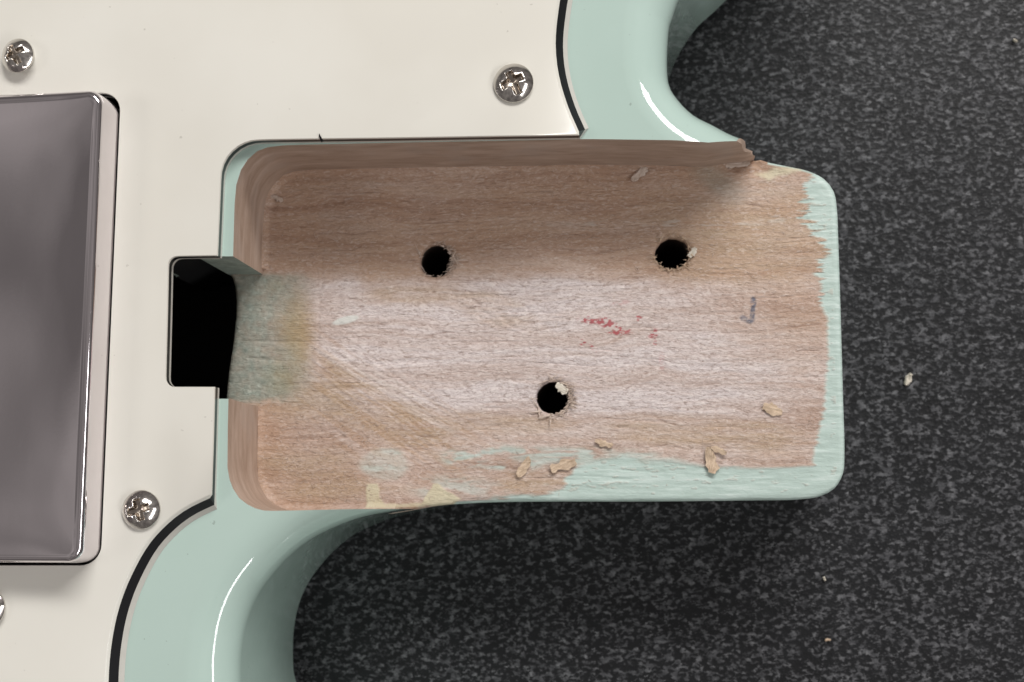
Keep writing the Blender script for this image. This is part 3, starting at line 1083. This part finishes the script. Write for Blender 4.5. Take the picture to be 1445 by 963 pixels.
# ------------------------------------------------------------------ loose wood chips
def chip(px, py, z, ln, wd, rot, curl, label, mat=M_CHIP, seed=0, thick=.22, tilt=0., group=None, name='wood_chip'):
    """a torn flake: ragged outline, curled along its length; sizes in photo pixels at that height"""
    rr = random.Random(seed)
    k = (HC-z)/F*1.02
    L_, W_ = ln*k, wd*k
    NU, NV = 9, 5
    bm = bmesh.new()
    top, bot = [], []
    env = [.35+.65*math.sin(math.pi*(i+.6)/(NU+.2))*rr.uniform(.5, 1.2) for i in range(NU)]
    bend = rr.uniform(-.4, .4)
    for i in range(NU):
        a, b = [], []
        for j in range(NV):
            u = (i/(NU-1)-.5)*L_*(1+rr.uniform(-.03, .03)); v = (j/(NV-1)-.5)*W_*env[i]+bend*W_*math.cos(i/(NU-1)*3.0)+rr.uniform(-.10, .10)*W_
            curl_ = curl*.45
            zz = curl_*(abs(i/(NU-1)-.5)*2)**2*L_*.35+curl_*(j/(NV-1)-.5)**2*W_*.8+rr.uniform(0, .07)*W_
            th = thick*MM*rr.uniform(.7, 1.3)*(.5 if j in (0, NV-1) else 1)
            a.append(bm.verts.new((u, v, zz+th))); b.append(bm.verts.new((u, v, zz)))
        top.append(a); bot.append(b)
    for i in range(NU-1):
        for j in range(NV-1):
            bm.faces.new((top[i][j], top[i+1][j], top[i+1][j+1], top[i][j+1]))
            bm.faces.new((bot[i][j], bot[i][j+1], bot[i+1][j+1], bot[i+1][j]))
    for i in range(NU-1):
        bm.faces.new((top[i][0], bot[i][0], bot[i+1][0], top[i+1][0]))
        bm.faces.new((top[i][-1], top[i+1][-1], bot[i+1][-1], bot[i][-1]))
    for j in range(NV-1):
        bm.faces.new((top[0][j], top[0][j+1], bot[0][j+1], bot[0][j]))
        bm.faces.new((top[-1][j], bot[-1][j], bot[-1][j+1], top[-1][j+1]))
    bmesh.ops.recalc_face_normals(bm, faces=bm.faces)
    o = bm_obj(name, bm, mat, None, 50)
    x, y = P(px, py, z)
    o.rotation_euler = (tilt, tilt*.6, -rot)
    o.location = (x, y, z)
    tag(o, label, 'wood chip', group)
    return o


ZS = ZF+.00012
chip(739, 659.5, ZS, 26, 15, -.45, .5, 'crumpled tan wood chip at the mint edge beside another chip', seed=1, thick=.18)
chip(795, 657, ZS, 36, 16, -.38, .45, 'oblong tan wood chip on mint paint below the lowest bolt hole', seed=2, thick=.18)
chip(852, 626, ZS, 24, 10, .5, .6, 'thin pale wood curl on bare wood right of the lowest bolt hole', seed=3)
chip(1004, 650, ZS, 34, 19, 1.75, .5, 'large curled wood shaving straddling bare wood and the mint paint edge', seed=4, thick=.3)
chip(1014, 636, ZS+.0002, 22, 9, .25, .7, 'slim upper curl of wood lying across the large shaving', seed=14, thick=.2)
chip(1090, 578.5, ZS, 27, 15, .25, .25, 'flat tan wood flake near the right mint border', seed=5, thick=.12)
chip(902, 247, ZS, 26, 13, -1.0, .6, 'small pinkish wood flake at the foot of the long pocket wall', mat=M_FUZZ, seed=6, thick=.2)
chip(1041, 233, ZS, 34, 9, -.05, .4, 'splinter lifted beside the broken corner of the pocket wall', mat=M_FUZZ, seed=7, thick=.18)
chip(982, 233, ZS, 18, 7, -.1, .4, 'small splinter against the foot of the long pocket wall', mat=M_FUZZ, seed=17, thick=.25)
chip(977, 357, ZS, 16, 10, -.9, .3, 'pale flake on the rim of the bolt hole nearest the broken corner', mat=M_CREAM, seed=8, thick=.25)
chip(793, 548.5, ZS-.0004, 19, 13, .5, .4, 'pale wood chip jutting over the mouth of the lowest bolt hole', mat=M_CREAM, seed=9, thick=.4)
chip(1281, 536, 0.0002, 17, 10, -.9, .3, 'cream wood crumb on the black countertop beside the heel', mat=M_CREAM, seed=10, thick=.7)
chip(1432, 58, 0.0002, 6, 4, .2, .2, 'cream speck of wood on the countertop far from the heel, beyond the horn', mat=M_CREAM, seed=11, thick=.5)
chip(1163, 817, 0.0002, 6, 4, 1.0, .2, 'tiny white wood speck on the countertop just below the heel', mat=M_CREAM, seed=12, thick=.4)
chip(1168, 903, 0.0002, 7, 5, .4, .2, 'tiny brownish wood speck on the countertop well below the heel', mat=M_CHIP, seed=13, thick=.4)
chip(391, 280, ZS, 17, 9, -.1, .2, 'faint wood flake in the shaded rounded corner of the pocket', mat=M_FUZZ, seed=15, thick=.15)
